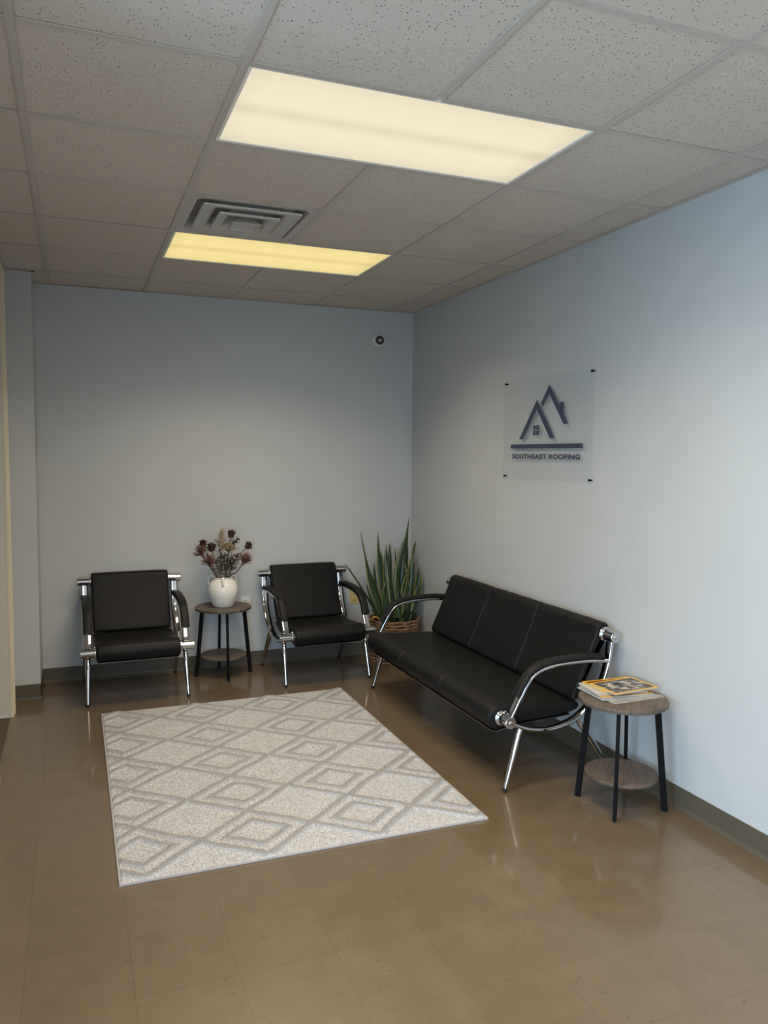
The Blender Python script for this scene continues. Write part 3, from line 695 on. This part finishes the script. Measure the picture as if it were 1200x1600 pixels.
for k in range(nstk):
    a = 2*PI*(k)/nstk-.70/nstk
    tube('stake', [(math.cos(a)*(.158+.024*f), math.sin(a)*(.158+.024*f), .004+.328*f) for f in (0, .33, .66, 1)], .0055, M_wick, bk, 6)
lathe('liner', [(.150, .002), (.150, .004), (.168, .300), (.164, .300), (.148, .012), (.10, .010)], M_black, bk, 40)
# leaves
M_leaf = mat('snake_leaf', (.05, .085, .03), .38, coat=.15)
N, L, b = nodes(M_leaf); uv = N.new('ShaderNodeUVMap'); sx = N.new('ShaderNodeSeparateXYZ'); L.new(uv.outputs[0], sx.inputs[0])
edg = N.new('ShaderNodeMath'); edg.operation = 'SUBTRACT'; L.new(sx.outputs[0], edg.inputs[0]); edg.inputs[1].default_value = .5
ab = N.new('ShaderNodeMath'); ab.operation = 'ABSOLUTE'; L.new(edg.outputs[0], ab.inputs[0])
mpp = N.new('ShaderNodeMapping'); mpp.inputs['Scale'].default_value = (2.5, 14, 1); L.new(uv.outputs[0], mpp.inputs[0]); nz = noise_tex(N, L, mpp.outputs[0], 2.2, 4, .6)
rb_ = ramp(N, [(.35, (.012, .026, .010)), (.5, (.026, .050, .019)), (.68, (.060, .092, .040))]); L.new(nz.outputs[0], rb_.inputs[0])
re_ = ramp(N, [(.39, g3(0)), (.43, g3(1))]); L.new(ab.outputs[0], re_.inputs[0]); mx = N.new('ShaderNodeMix'); mx.data_type = 'RGBA'
L.new(re_.outputs[0], mx.inputs[0]); L.new(rb_.outputs[0], mx.inputs[6]); mx.inputs[7].default_value = (.21, .215, .055, 1); L.new(mx.outputs[2], b.inputs['Base Color'])
M_leafd = mat('dark_plain_leaf', (.022, .042, .018), .4); M_leafy = mat('yellowed_leaf', (.42, .25, .05), .5)
pl_ = empty('snake_plant', (BC[0], BC[1], .29), 0, 'tall snake plant with yellow-edged green blades growing from the corner basket', 'plant')
lathe('soil', [(.001, -.02), (.140, -.02), (.1615, 0.0), (.158, .004), (.08, .010), (.001, .012)], M_soil, pl_, 36)
def leaf(base, tip, bend, w_, az, m, twist=.5, blunt=False, n=22, name='leaf'):
    base = Vector(base)-Vector(BC+(.29,)); tip = Vector(tip)-Vector(BC+(.29,)); mid = (base+tip)/2+Vector(bend)
    V = []; F = []; UV = []; S = 6
    for i in range(n+1):
        t = i/n; p = base*(1-t)**2+mid*2*t*(1-t)+tip*t*t
        tg = ((mid-base)*(1-t)+(tip-mid)*t).normalized()
        a = az+twist*(t-.4)*2+.15*math.sin(t*9+az*3); side = Vector((math.cos(a), math.sin(a), 0)); side = (side-tg*side.dot(tg)).normalized(); nr = tg.cross(side)
        prof = (.50+.50*math.sin(min(1, t/.55)*PI/2))*(1-max(0, (t-.55)/.45)**(2.0 if not blunt else 7))
        wd = w_*max(.02, prof)
        for k in range(S+1):
            s = k/S*2-1; V.append(p+side*s*wd/2+nr*(abs(s)**1.6*wd*.20)); UV.append((k/S, t))
    m_ = len(V)
    for i in range(n+1):      # back skin, 2.5 mm thick at the rib
        for k in range(S+1):
            v_ = V[i*(S+1)+k]; s = k/S*2-1; t = i/n; tg = (V[min(n, i+1)*(S+1)+3]-V[max(0, i-1)*(S+1)+3]).normalized()
            sd = (V[i*(S+1)+S]-V[i*(S+1)]).normalized(); nr = tg.cross(sd); V.append(v_-nr*(.0028*(1-abs(s)**3)+.0003)); UV.append((k/S, t))
    W = S+1
    for i in range(n):
        for k in range(S):
            F.append([i*W+k, i*W+k+1, (i+1)*W+k+1, (i+1)*W+k]); F.append([m_+i*W+k, m_+(i+1)*W+k, m_+(i+1)*W+k+1, m_+i*W+k+1])
        F.append([i*W, (i+1)*W, m_+(i+1)*W, m_+i*W]); F.append([i*W+S, m_+i*W+S, m_+(i+1)*W+S, (i+1)*W+S])
    me = mesh('leaf', V, F); u_ = me.uv_layers.new(name='UVMap')
    for l in me.loops: u_.data[l.index].uv = UV[l.vertex_index]
    return link(name, me, m, pl_, smooth=True)
gz = .30
LV = [((-.30, -.25), (-.516, -.24, 1.005), (-.02, 0, -.06), .058, .3), ((-.26, -.20), (-.361, -.20, .995), (-.03, 0, 0), .045, .1), ((-.25, -.30), (-.313, -.26, .905), (-.04, 0, 0), .050, -.3),
      ((-.23, -.27), (-.130, -.22, .972), (-.10, 0, .02), .052, .25), ((-.19, -.22), (-.103, -.20, 1.102), (.03, 0, 0), .060, 0.), ((-.16, -.24), (-.045, -.20, .915), (.04, 0, -.05), .062, .1, True),
      ((-.16, -.27), (-.026, -.26, .660), (.05, 0, -.06), .050, .35), ((-.24, -.18), (-.255, -.18, .905), (.02, 0, 0), .046, .5), ((-.21, -.18), (-.207, -.17, .870), (.03, 0, 0), .044, -.5),
      ((-.20, -.33), (-.135, -.32, .800), (-.03, 0, 0), .058, .2), ((-.17, -.31), (-.095, -.28, .835), (.01, 0, 0), .050, -.2), ((-.28, -.31), (-.330, -.30, .800), (.03, 0, 0), .046, .6),
      ((-.24, -.34), (-.262, -.34, .780), (-.01, 0, 0), .044, -.1), ((-.14, -.21), (-.105, -.15, .980), (.0, 0, 0), .046, .8), ((-.21, -.35), (-.175, -.35, .690), (.02, 0, 0), .048, .3),
      ((-.30, -.20), (-.385, -.18, .760), (-.02, 0, 0), .040, .5), ((-.15, -.33), (-.062, -.30, .740), (.03, 0, 0), .048, .0), ((-.26, -.15), (-.30, -.12, .840), (0, 0, 0), .044, .2),
      ((-.19, -.28), (-.165, -.26, .760), (0, 0, 0), .050, -.5), ((-.235, -.23), (-.228, -.25, .700), (0, 0, 0), .046, .7), ((-.30, -.30), (-.345, -.33, .640), (-.02, 0, 0), .040, -.4), ((-.13, -.28), (-.085, -.33, .610), (.02, 0, 0), .044, .4)]
lr = random.Random(11)
for q_ in LV: leaf((q_[0][0], q_[0][1], gz-.02), q_[1], Vector(q_[2])+Vector((lr.uniform(-.03, .03), lr.uniform(-.02, .02), 0)), q_[3]*1.18, q_[4], M_leaf, twist=lr.uniform(-1.0, 1.2), blunt=len(q_) > 5)
# narrow arching leaves on the left
leaf((-.32, -.23, gz-.02), (-.625, -.20, .752), (-.10, .0, .20), .030, .9, M_leafd, .2)
leaf((-.33, -.26, gz-.02), (-.475, -.26, .615), (-.05, 0, .06), .030, .6, M_leafd, .3)
# short drooping leaves at the rim, dark and yellowed
leaf((-.345, -.30, gz-.01), (-.470, -.35, .350), (-.02, -.02, .10), .045, 1.1, M_leafy, .3)['label'] = 'yellowed drooping leaf'
leaf((-.33, -.27, gz-.01), (-.455, -.31, .425), (-.02, 0, .05), .040, .9, M_leafd, .3)
for k in range(9):
    a = -2.6+k*.42; leaf((BC[0]+.10*math.cos(a), BC[1]+.10*math.sin(a), gz-.01), (max(-.44, min(-.03, BC[0]+.185*math.cos(a))), min(-.03, BC[1]+.185*math.sin(a)), .395+.04*math.sin(k*2.3)), (.0, 0, .05), .042, a+PI/2, M_leafd, .2, n=10)

# ------------------------------------------------------------------ vase
M_cer = mat('white_ceramic', (.74, .72, .68), .38, coat=.15, coat_r=.25)
VX, VY, VZ = -1.537, -.195, .495
va = empty('flower_vase', (VX, VY, VZ), 0, 'white round ceramic vase with small loop handles on the side table', 'vase')
prof = [(.060, .0), (.066, .003), (.078, .020), (.094, .055), (.1045, .095), (.1055, .125), (.098, .158), (.084, .180), (.070, .192), (.064, .200), (.066, .207), (.068, .210), (.064, .212), (.059, .206), (.060, .198), (.080, .178), (.094, .155), (.100, .12), (.085, .05), (.05, .012), (.001, .010)]
pp_ = [(p.x, p.z) for p in crom([(a, 0, c) for a, c in prof], 3)]
lathe('vase_body', [(max(.0008, a), c) for a, c in pp_], M_cer, va, 56)
for k, a in enumerate((math.radians(-100), math.radians(20), math.radians(158))):
    ca, sa = math.cos(a), math.sin(a)
    P = crom([(r_*ca, r_*sa, z) for r_, z in ((.064, .203), (.078, .216), (.094, .213), (.104, .198), (.106, .175), (.099, .156), (.094, .152))], 5)
    V, F = tube_vf(P, .0085, 12, flat=.55, up=Vector((ca, sa, 1))); link('handle', mesh('handle', V, F), M_cer, va, smooth=True)

# ------------------------------------------------------------------ dried flowers, every stem a thing
M_st = mat('dried_stem', (.075, .042, .028), .8); M_st2 = mat('straw_stem', (.20, .13, .075), .8)
M_pod = mat('dark_dried_petals', (.050, .020, .016), .85); M_prot = mat('protea_bracts', (.20, .085, .060), .75); M_plume = mat('beige_plume', (.42, .33, .24), .9)
N, L, b = nodes(M_prot); tc = N.new('ShaderNodeTexCoord'); nn = noise_tex(N, L, tc.outputs['Object'], 60, 3); r = ramp(N, [(.3, (.09, .032, .024)), (.7, (.27, .13, .09))]); L.new(nn.outputs[0], r.inputs[0]); L.new(r.outputs[0], b.inputs['Base Color'])
M_yar = mat('yarrow_yellow', (.24, .19, .10), .85); M_sprig = mat('dusky_leaf', (.050, .028, .022), .8); M_sprg2 = mat('grey_green_leaf', (.085, .062, .045), .8)
mouth = Vector((VX, VY, VZ+.205))
def stemP(hx, hy, hz, off, bend=(0, 0, 0)):
    b0 = mouth+Vector((off[0]*.4, off[1]*.4, -.17)); m_ = mouth+Vector((off[0], off[1], 0)); e_ = Vector((hx, hy, hz))
    return crom([b0, m_, (m_+e_)/2+Vector(bend), e_], 7)
def flower(name, hx, hy, hz, off, label, builder, sm=M_st, r=.0028, bend=(0, 0, 0), group='dried flower stems in the white vase'):
    t = empty(name, (VX, VY, VZ+.03), 0, label, 'dried flower', group)
    P = [p-t.location for p in stemP(hx, hy, hz, off, bend)]
    tube('stem', P, r, sm, t, 7); d = (P[-1]-P[-3]).normalized(); builder(t, P[-1], d, P); return t
def petal_vf(c, d, L_, w_, curl, seg=6):
    """pointed petal from c along d, with thickness, curled towards its tip"""
    d = d.normalized(); s = d.cross(Vector((.3, .2, 1))).normalized(); nr = s.cross(d); V = []; F = []
    for i in range(seg+1):
        t = i/seg; p = c+d*L_*t+nr*curl*t*t; w2 = w_*math.sin(PI*min(1, .12+.88*t)**.8)*.5+.0003
        V += [p+s*w2, p-nr*w_*.12, p-s*w2, p+nr*w_*.05]
    for i in range(seg):
        for k in range(4): F.append([i*4+k, i*4+(k+1) % 4, (i+1)*4+(k+1) % 4, (i+1)*4+k])
    F.append([0, 1, 2, 3]); F.append([seg*4+k for k in range(4)]); return V, F
rnd = random.Random(5)
def rdir(d, ang):
    a = d.orthogonal().normalized(); bb = d.cross(a); ph = rnd.uniform(0, 2*PI); return (d*math.cos(ang)+(a*math.cos(ph)+bb*math.sin(ph))*math.sin(ang)).normalized()
def protea(Ln):
    def f(t, p, d, P):
        parts = [tube_vf([p-d*.012, p, p+d*.02, p+d*.035], [.004, .012, .013, .006], 10)]
        for k in range(84):
            ring = k/84; ang = .12+1.15*ring*rnd.uniform(.75, 1.05); q = rdir(d, ang); parts.append(petal_vf(p+q*.006+d*.008, q, Ln*rnd.uniform(.75, 1.05)*(1-.2*ring), .0115, rnd.uniform(-.006, .008)))
        V, F = join_vf(parts); link('flower_head', mesh('flower_head', V, F), M_prot, t, smooth='auto')
    return f
def rosehead(R_):
    def f(t, p, d, P):
        parts = [tube_vf([p-d*.005, p+d*.003, p+d*R_*.8, p+d*R_*1.5], [.003, R_*.62, R_*.72, R_*.3], 10)]
        for k in range(34):
            q = rdir(d, .25+1.35*k/34); c = p+d*R_*.55; parts.append(petal_vf(c+q*R_*.25, (q+d*.25), R_*rnd.uniform(.75, 1.05), R_*.85, rnd.uniform(-.3, .5)*R_, 4))
        V, F = join_vf(parts); link('flower_head', mesh('flower_head', V, F), M_pod, t, smooth='auto')
    return f
def plume(t, p, d, P):
    parts = []
    for k in range(260):
        f = rnd.random(); c = P[-1].lerp(P[-8], f*.9); q = (rdir(d, rnd.uniform(.2, 1.0))+Vector((.35, 0, .1))*(1-f)).normalized(); Ln = rnd.uniform(.022, .055)*(1-.4*abs(f-.4))
        parts.append(tube_vf([c, c+q*Ln*.5, c+q*Ln+Vector((.004, 0, -.003))], [.0010, .0015, .0006], 4))
    V, F = join_vf(parts); o = link('plume_head', mesh('plume_head', V, F), M_plume, t); o['kind'] = 'stuff'
def yarrow(t, p, d, P):
    bm = bmesh.new(); parts = []
    for k in range(130):
        q = rdir(d, math.acos(1-rnd.random()*.80)); c = p+q*rnd.uniform(.034, .054)-d*.015
        parts.append(tube_vf([p-d*.03, c], [.0008, .0007], 4))
        bmesh.ops.create_icosphere(bm, subdivisions=1, radius=rnd.uniform(.004, .007), matrix=Matrix.Translation(c))
    link('florets', bm_mesh('florets', bm), M_yar, t, smooth=True)['kind'] = 'stuff'; V, F = join_vf(parts); link('umbel_stalks', mesh('umbel_stalks', V, F), M_st2, t)['kind'] = 'stuff'
def sprig(m, n_, lo=.35, sz=.019, spread=.036):
    def f(t, p, d, P):
        parts = []; n_2 = n_*2
        for k in range(n_2):
            f_ = rnd.uniform(lo, 1); c = P[min(len(P)-1, int(f_*(len(P)-1)))]; q = rdir(d, rnd.uniform(.5, 1.6)); e_ = c+q*rnd.uniform(.3, 1)*spread
            parts.append(tube_vf([c, e_], [.0008, .0006], 4)); parts.append(petal_vf(e_, rdir(q, .6), sz*rnd.uniform(.8, 1.4), sz*rnd.uniform(.7, 1.1), rnd.uniform(-.003, .003), 4))
        V, F = join_vf(parts); link('leaflets', mesh('leaflets', V, F), m, t)['kind'] = 'stuff'
    return f
fy = -.195
flower('dried_protea', -1.678, fy-.01, .862, (-.045, -.01), 'reddish dried protea at far left of the bouquet, upper of the two left ones', protea(.074), r=.0038)
flower('dried_protea', -1.625, fy-.04, .795, (-.048, -.03), 'reddish dried protea low on left of the bouquet, just above the vase rim', protea(.082), r=.0038)
flower('dried_protea', -1.400, fy-.02, .796, (.045, -.01), 'reddish dried protea leaning right from the white vase', protea(.080), r=.0038, bend=(.0, 0, -.012))
flower('dried_rose', -1.664, fy+.02, .925, (-.035, .02), 'dark dried rose highest on the left side of the bouquet', rosehead(.031))
flower('dried_rose', -1.612, fy, .893, (-.025, .0), 'dark dried rose in left middle of bouquet beside the beige plume', rosehead(.037))
flower('dried_rose', -1.480, fy, .985, (.02, .0), 'dark dried rose standing topmost on a straight stem, right of the beige plume', rosehead(.032))
flower('dried_rose', -1.372, fy, .905, (.04, .01), 'dark dried rose at far right of bouquet on a long curved stem', rosehead(.031), bend=(-.015, 0, .02))
flower('dried_plume', -1.552, fy+.01, 1.030, (-.012, .015), 'wispy beige grass plume rising highest above the bouquet', plume, M_st2, .002)
flower('dried_yarrow', -1.502, fy-.03, .915, (.01, -.02), 'yellowish dried yarrow cluster at the centre of the bouquet', yarrow, M_st2, .0025)
flower('dried_sprig', -1.450, fy+.02, .958, (.025, .02), 'dusky small-leaved sprig at upper right of the bouquet behind the yarrow', sprig(M_sprig, 26), r=.0018)
flower('dried_sprig', -1.548, fy+.03, .960, (-.01, .03), 'dusky leafy sprig at centre back of the bouquet near the plume', sprig(M_sprig, 28), r=.0018)
flower('dried_sprig', -1.462, fy-.03, .840, (.03, -.03), 'short dusky sprig in the lower right of bouquet above the rim', sprig(M_sprig, 26, .5), r=.0018)
flower('dried_sprig', -1.405, fy, .860, (.035, .0), 'sparse thin sprig under the far right rose', sprig(M_sprig, 6, .6, .016, .014), r=.0018)
flower('dried_sprig', -1.530, fy-.035, .845, (.0, -.035), 'grey-brown leafy sprig in front centre of the bouquet below the yarrow', sprig(M_sprg2, 34, .55), M_st2, .0018)
flower('dried_sprig', -1.585, fy-.03, .83, (-.02, -.03), 'straw-coloured bare stem sprig front left above the vase rim', sprig(M_sprg2, 10, .7), M_st2, .0018)

# ------------------------------------------------------------------ magazines on the right-hand table
M_page = mat('paper_edge', (.40, .375, .34), .7)
def cover(name, base, picture=None, border=None, blotch=None, k=9):
    """printed cover: border colour, then a blotchy photograph; generated from UV"""
    m = mat(name, base, .38, spec=.3); N, L, b = nodes(m); uv = N.new('ShaderNodeUVMap'); sx = N.new('ShaderNodeSeparateXYZ'); L.new(uv.outputs[0], sx.inputs[0])
    nz = noise_tex(N, L, uv.outputs[0], k, 5, .6); pic = ramp(N, blotch); L.new(nz.outputs[0], pic.inputs[0]); cur = pic.outputs[0]
    if picture:     # bright carved figure in the middle of the page
        mp = N.new('ShaderNodeMapping'); mp.inputs['Location'].default_value = (-.46*.95, -.46*1.3, 0); mp.inputs['Scale'].default_value = (.95, 1.3, 1); L.new(uv.outputs[0], mp.inputs[0])
        ln = N.new('ShaderNodeVectorMath'); ln.operation = 'LENGTH'; L.new(mp.outputs[0], ln.inputs[0]); n3 = noise_tex(N, L, uv.outputs[0], 6, 4, .6)
        ad = N.new('ShaderNodeMath'); ad.operation = 'MULTIPLY_ADD'; L.new(n3.outputs[0], ad.inputs[0]); ad.inputs[1].default_value = .5; L.new(ln.outputs['Value'], ad.inputs[2])
        rr_ = ramp(N, [(.70, g3(1)), (.78, g3(0))]); L.new(ad.outputs[0], rr_.inputs[0])
        f2 = ramp(N, [(.40, (.02, .02, .02)), (.5, (.18, .165, .15)), (.60, (.50, .48, .44))]); n4 = noise_tex(N, L, uv.outputs[0], 5.5, 3, .55); L.new(n4.outputs[0], f2.inputs[0])
        mx = N.new('ShaderNodeMix'); mx.data_type = 'RGBA'; L.new(rr_.outputs[0], mx.inputs[0]); L.new(cur, mx.inputs[6]); L.new(f2.outputs[0], mx.inputs[7]); cur = mx.outputs[2]
    if border:
        tests = []
        for ax, wd in ((0, .045), (1, .06)):
            s1 = N.new('ShaderNodeMath'); s1.operation = 'SUBTRACT'; L.new(sx.outputs[ax], s1.inputs[0]); s1.inputs[1].default_value = .5
            s2 = N.new('ShaderNodeMath'); s2.operation = 'ABSOLUTE'; L.new(s1.outputs[0], s2.inputs[0]); s3 = N.new('ShaderNodeMath'); s3.operation = 'GREATER_THAN'; s3.inputs[1].default_value = .5-wd; L.new(s2.outputs[0], s3.inputs[0]); tests.append(s3)
        mxx = N.new('ShaderNodeMath'); mxx.operation = 'MAXIMUM'; L.new(tests[0].outputs[0], mxx.inputs[0]); L.new(tests[1].outputs[0], mxx.inputs[1])
        mx = N.new('ShaderNodeMix'); mx.data_type = 'RGBA'; L.new(mxx.outputs[0], mx.inputs[0]); L.new(cur, mx.inputs[6]); mx.inputs[7].default_value = (*border, 1); cur = mx.outputs[2]
    L.new(cur, b.inputs['Base Color']); return m
YEL = (.74, .42, .018)
C_top = cover('cover_carving', YEL, True, YEL, [(.3, (.035, .042, .055)), (.7, (.085, .10, .125))])
C_red = cover('cover_dark_red', YEL, None, YEL, [(.35, (.10, .02, .012)), (.6, (.22, .07, .03)), (.8, (.35, .16, .06))])
C_blu = cover('cover_pale_blue', (.4, .45, .5), None, None, [(.3, (.14, .22, .34)), (.55, (.38, .42, .46)), (.8, (.60, .58, .54))], 5)
C_gry = cover('cover_grey', (.4, .4, .4), None, None, [(.3, (.16, .15, .14)), (.55, (.40, .38, .35)), (.8, (.62, .60, .56))], 7)
C_org = cover('cover_orange', (.5, .3, .05), None, (.60, .33, .04), [(.3, (.30, .14, .04)), (.6, (.52, .34, .14))], 5)
C_wht = cover('cover_white', (.7, .7, .68), None, None, [(.3, (.34, .35, .35)), (.7, (.60, .58, .54))], 5)
def magazine(cx, cy, z, W, D, th, rz, cov, label, curl=0.0):
    t = empty('magazine', (cx, cy, z), math.radians(rz), label, 'magazine', 'magazines stacked on the side table')
    def sheet(nm, z0, z1, m, ins, parent=t, nseg=8):
        V = []; F = []; UV = []
        for zz in (z0, z1):
            for i in range(nseg+1):
                for j in (0, 1):
                    x = (-W/2+ins)+(W-2*ins)*i/nseg; y = (-D/2+ins)+(D-2*ins)*j; V.append((x, y, zz+curl*((x/W+.5)**2)*0+curl*abs(x/W)**2)); UV.append((i/nseg, j))
        n = (nseg+1)*2
        for i in range(nseg):
            a = i*2; F += [[a, a+1, a+3, a+2], [n+a, n+a+2, n+a+3, n+a+1], [a, a+2, n+a+2, n+a], [a+1, n+a+1, n+a+3, a+3]]
        F += [[0, n, n+1, 1], [2*nseg, 2*nseg+1, n+2*nseg+1, n+2*nseg]]
        me = mesh(nm, V, F); u_ = me.uv_layers.new(name='UVMap')
        for l in me.loops: u_.data[l.index].uv = UV[l.vertex_index]
        return link(nm, me, m, parent)
    sheet('back_cover', 0, .0004, cov, 0); sheet('pages', .0004, th-.0004, M_page, .0012); sheet('front_cover', th-.0004, th, cov, 0)
z = .4952
magazine(-.182, -2.892, z, .276, .208, .0040, 1.5, C_gry, 'grey-covered magazine at the very bottom of the stack, sticking out to the right'); z += .0042
magazine(-.205, -2.858, z, .276, .208, .0045, -3.0, C_blu, 'pale blue-grey magazine second from the bottom of the stack'); z += .0047
magazine(-.198, -2.850, z, .262, .200, .0062, -5.5, C_org, 'orange-edged magazine in the middle of the stack'); z += .0064
magazine(-.205, -2.838, z, .254, .186, .0058, -8.0, C_wht, 'pale white-covered magazine under the two yellow-bordered ones'); z += .0060
magazine(-.178, -2.826, z, .256, .178, .0066, -1.5, C_red, 'yellow-bordered magazine with dark red cover, second from the top'); z += .0068
magazine(-.170, -2.870, z, .256, .178, .0072, 4.5, C_top, 'yellow-bordered magazine with grey carved-figure photo on top of the stack')
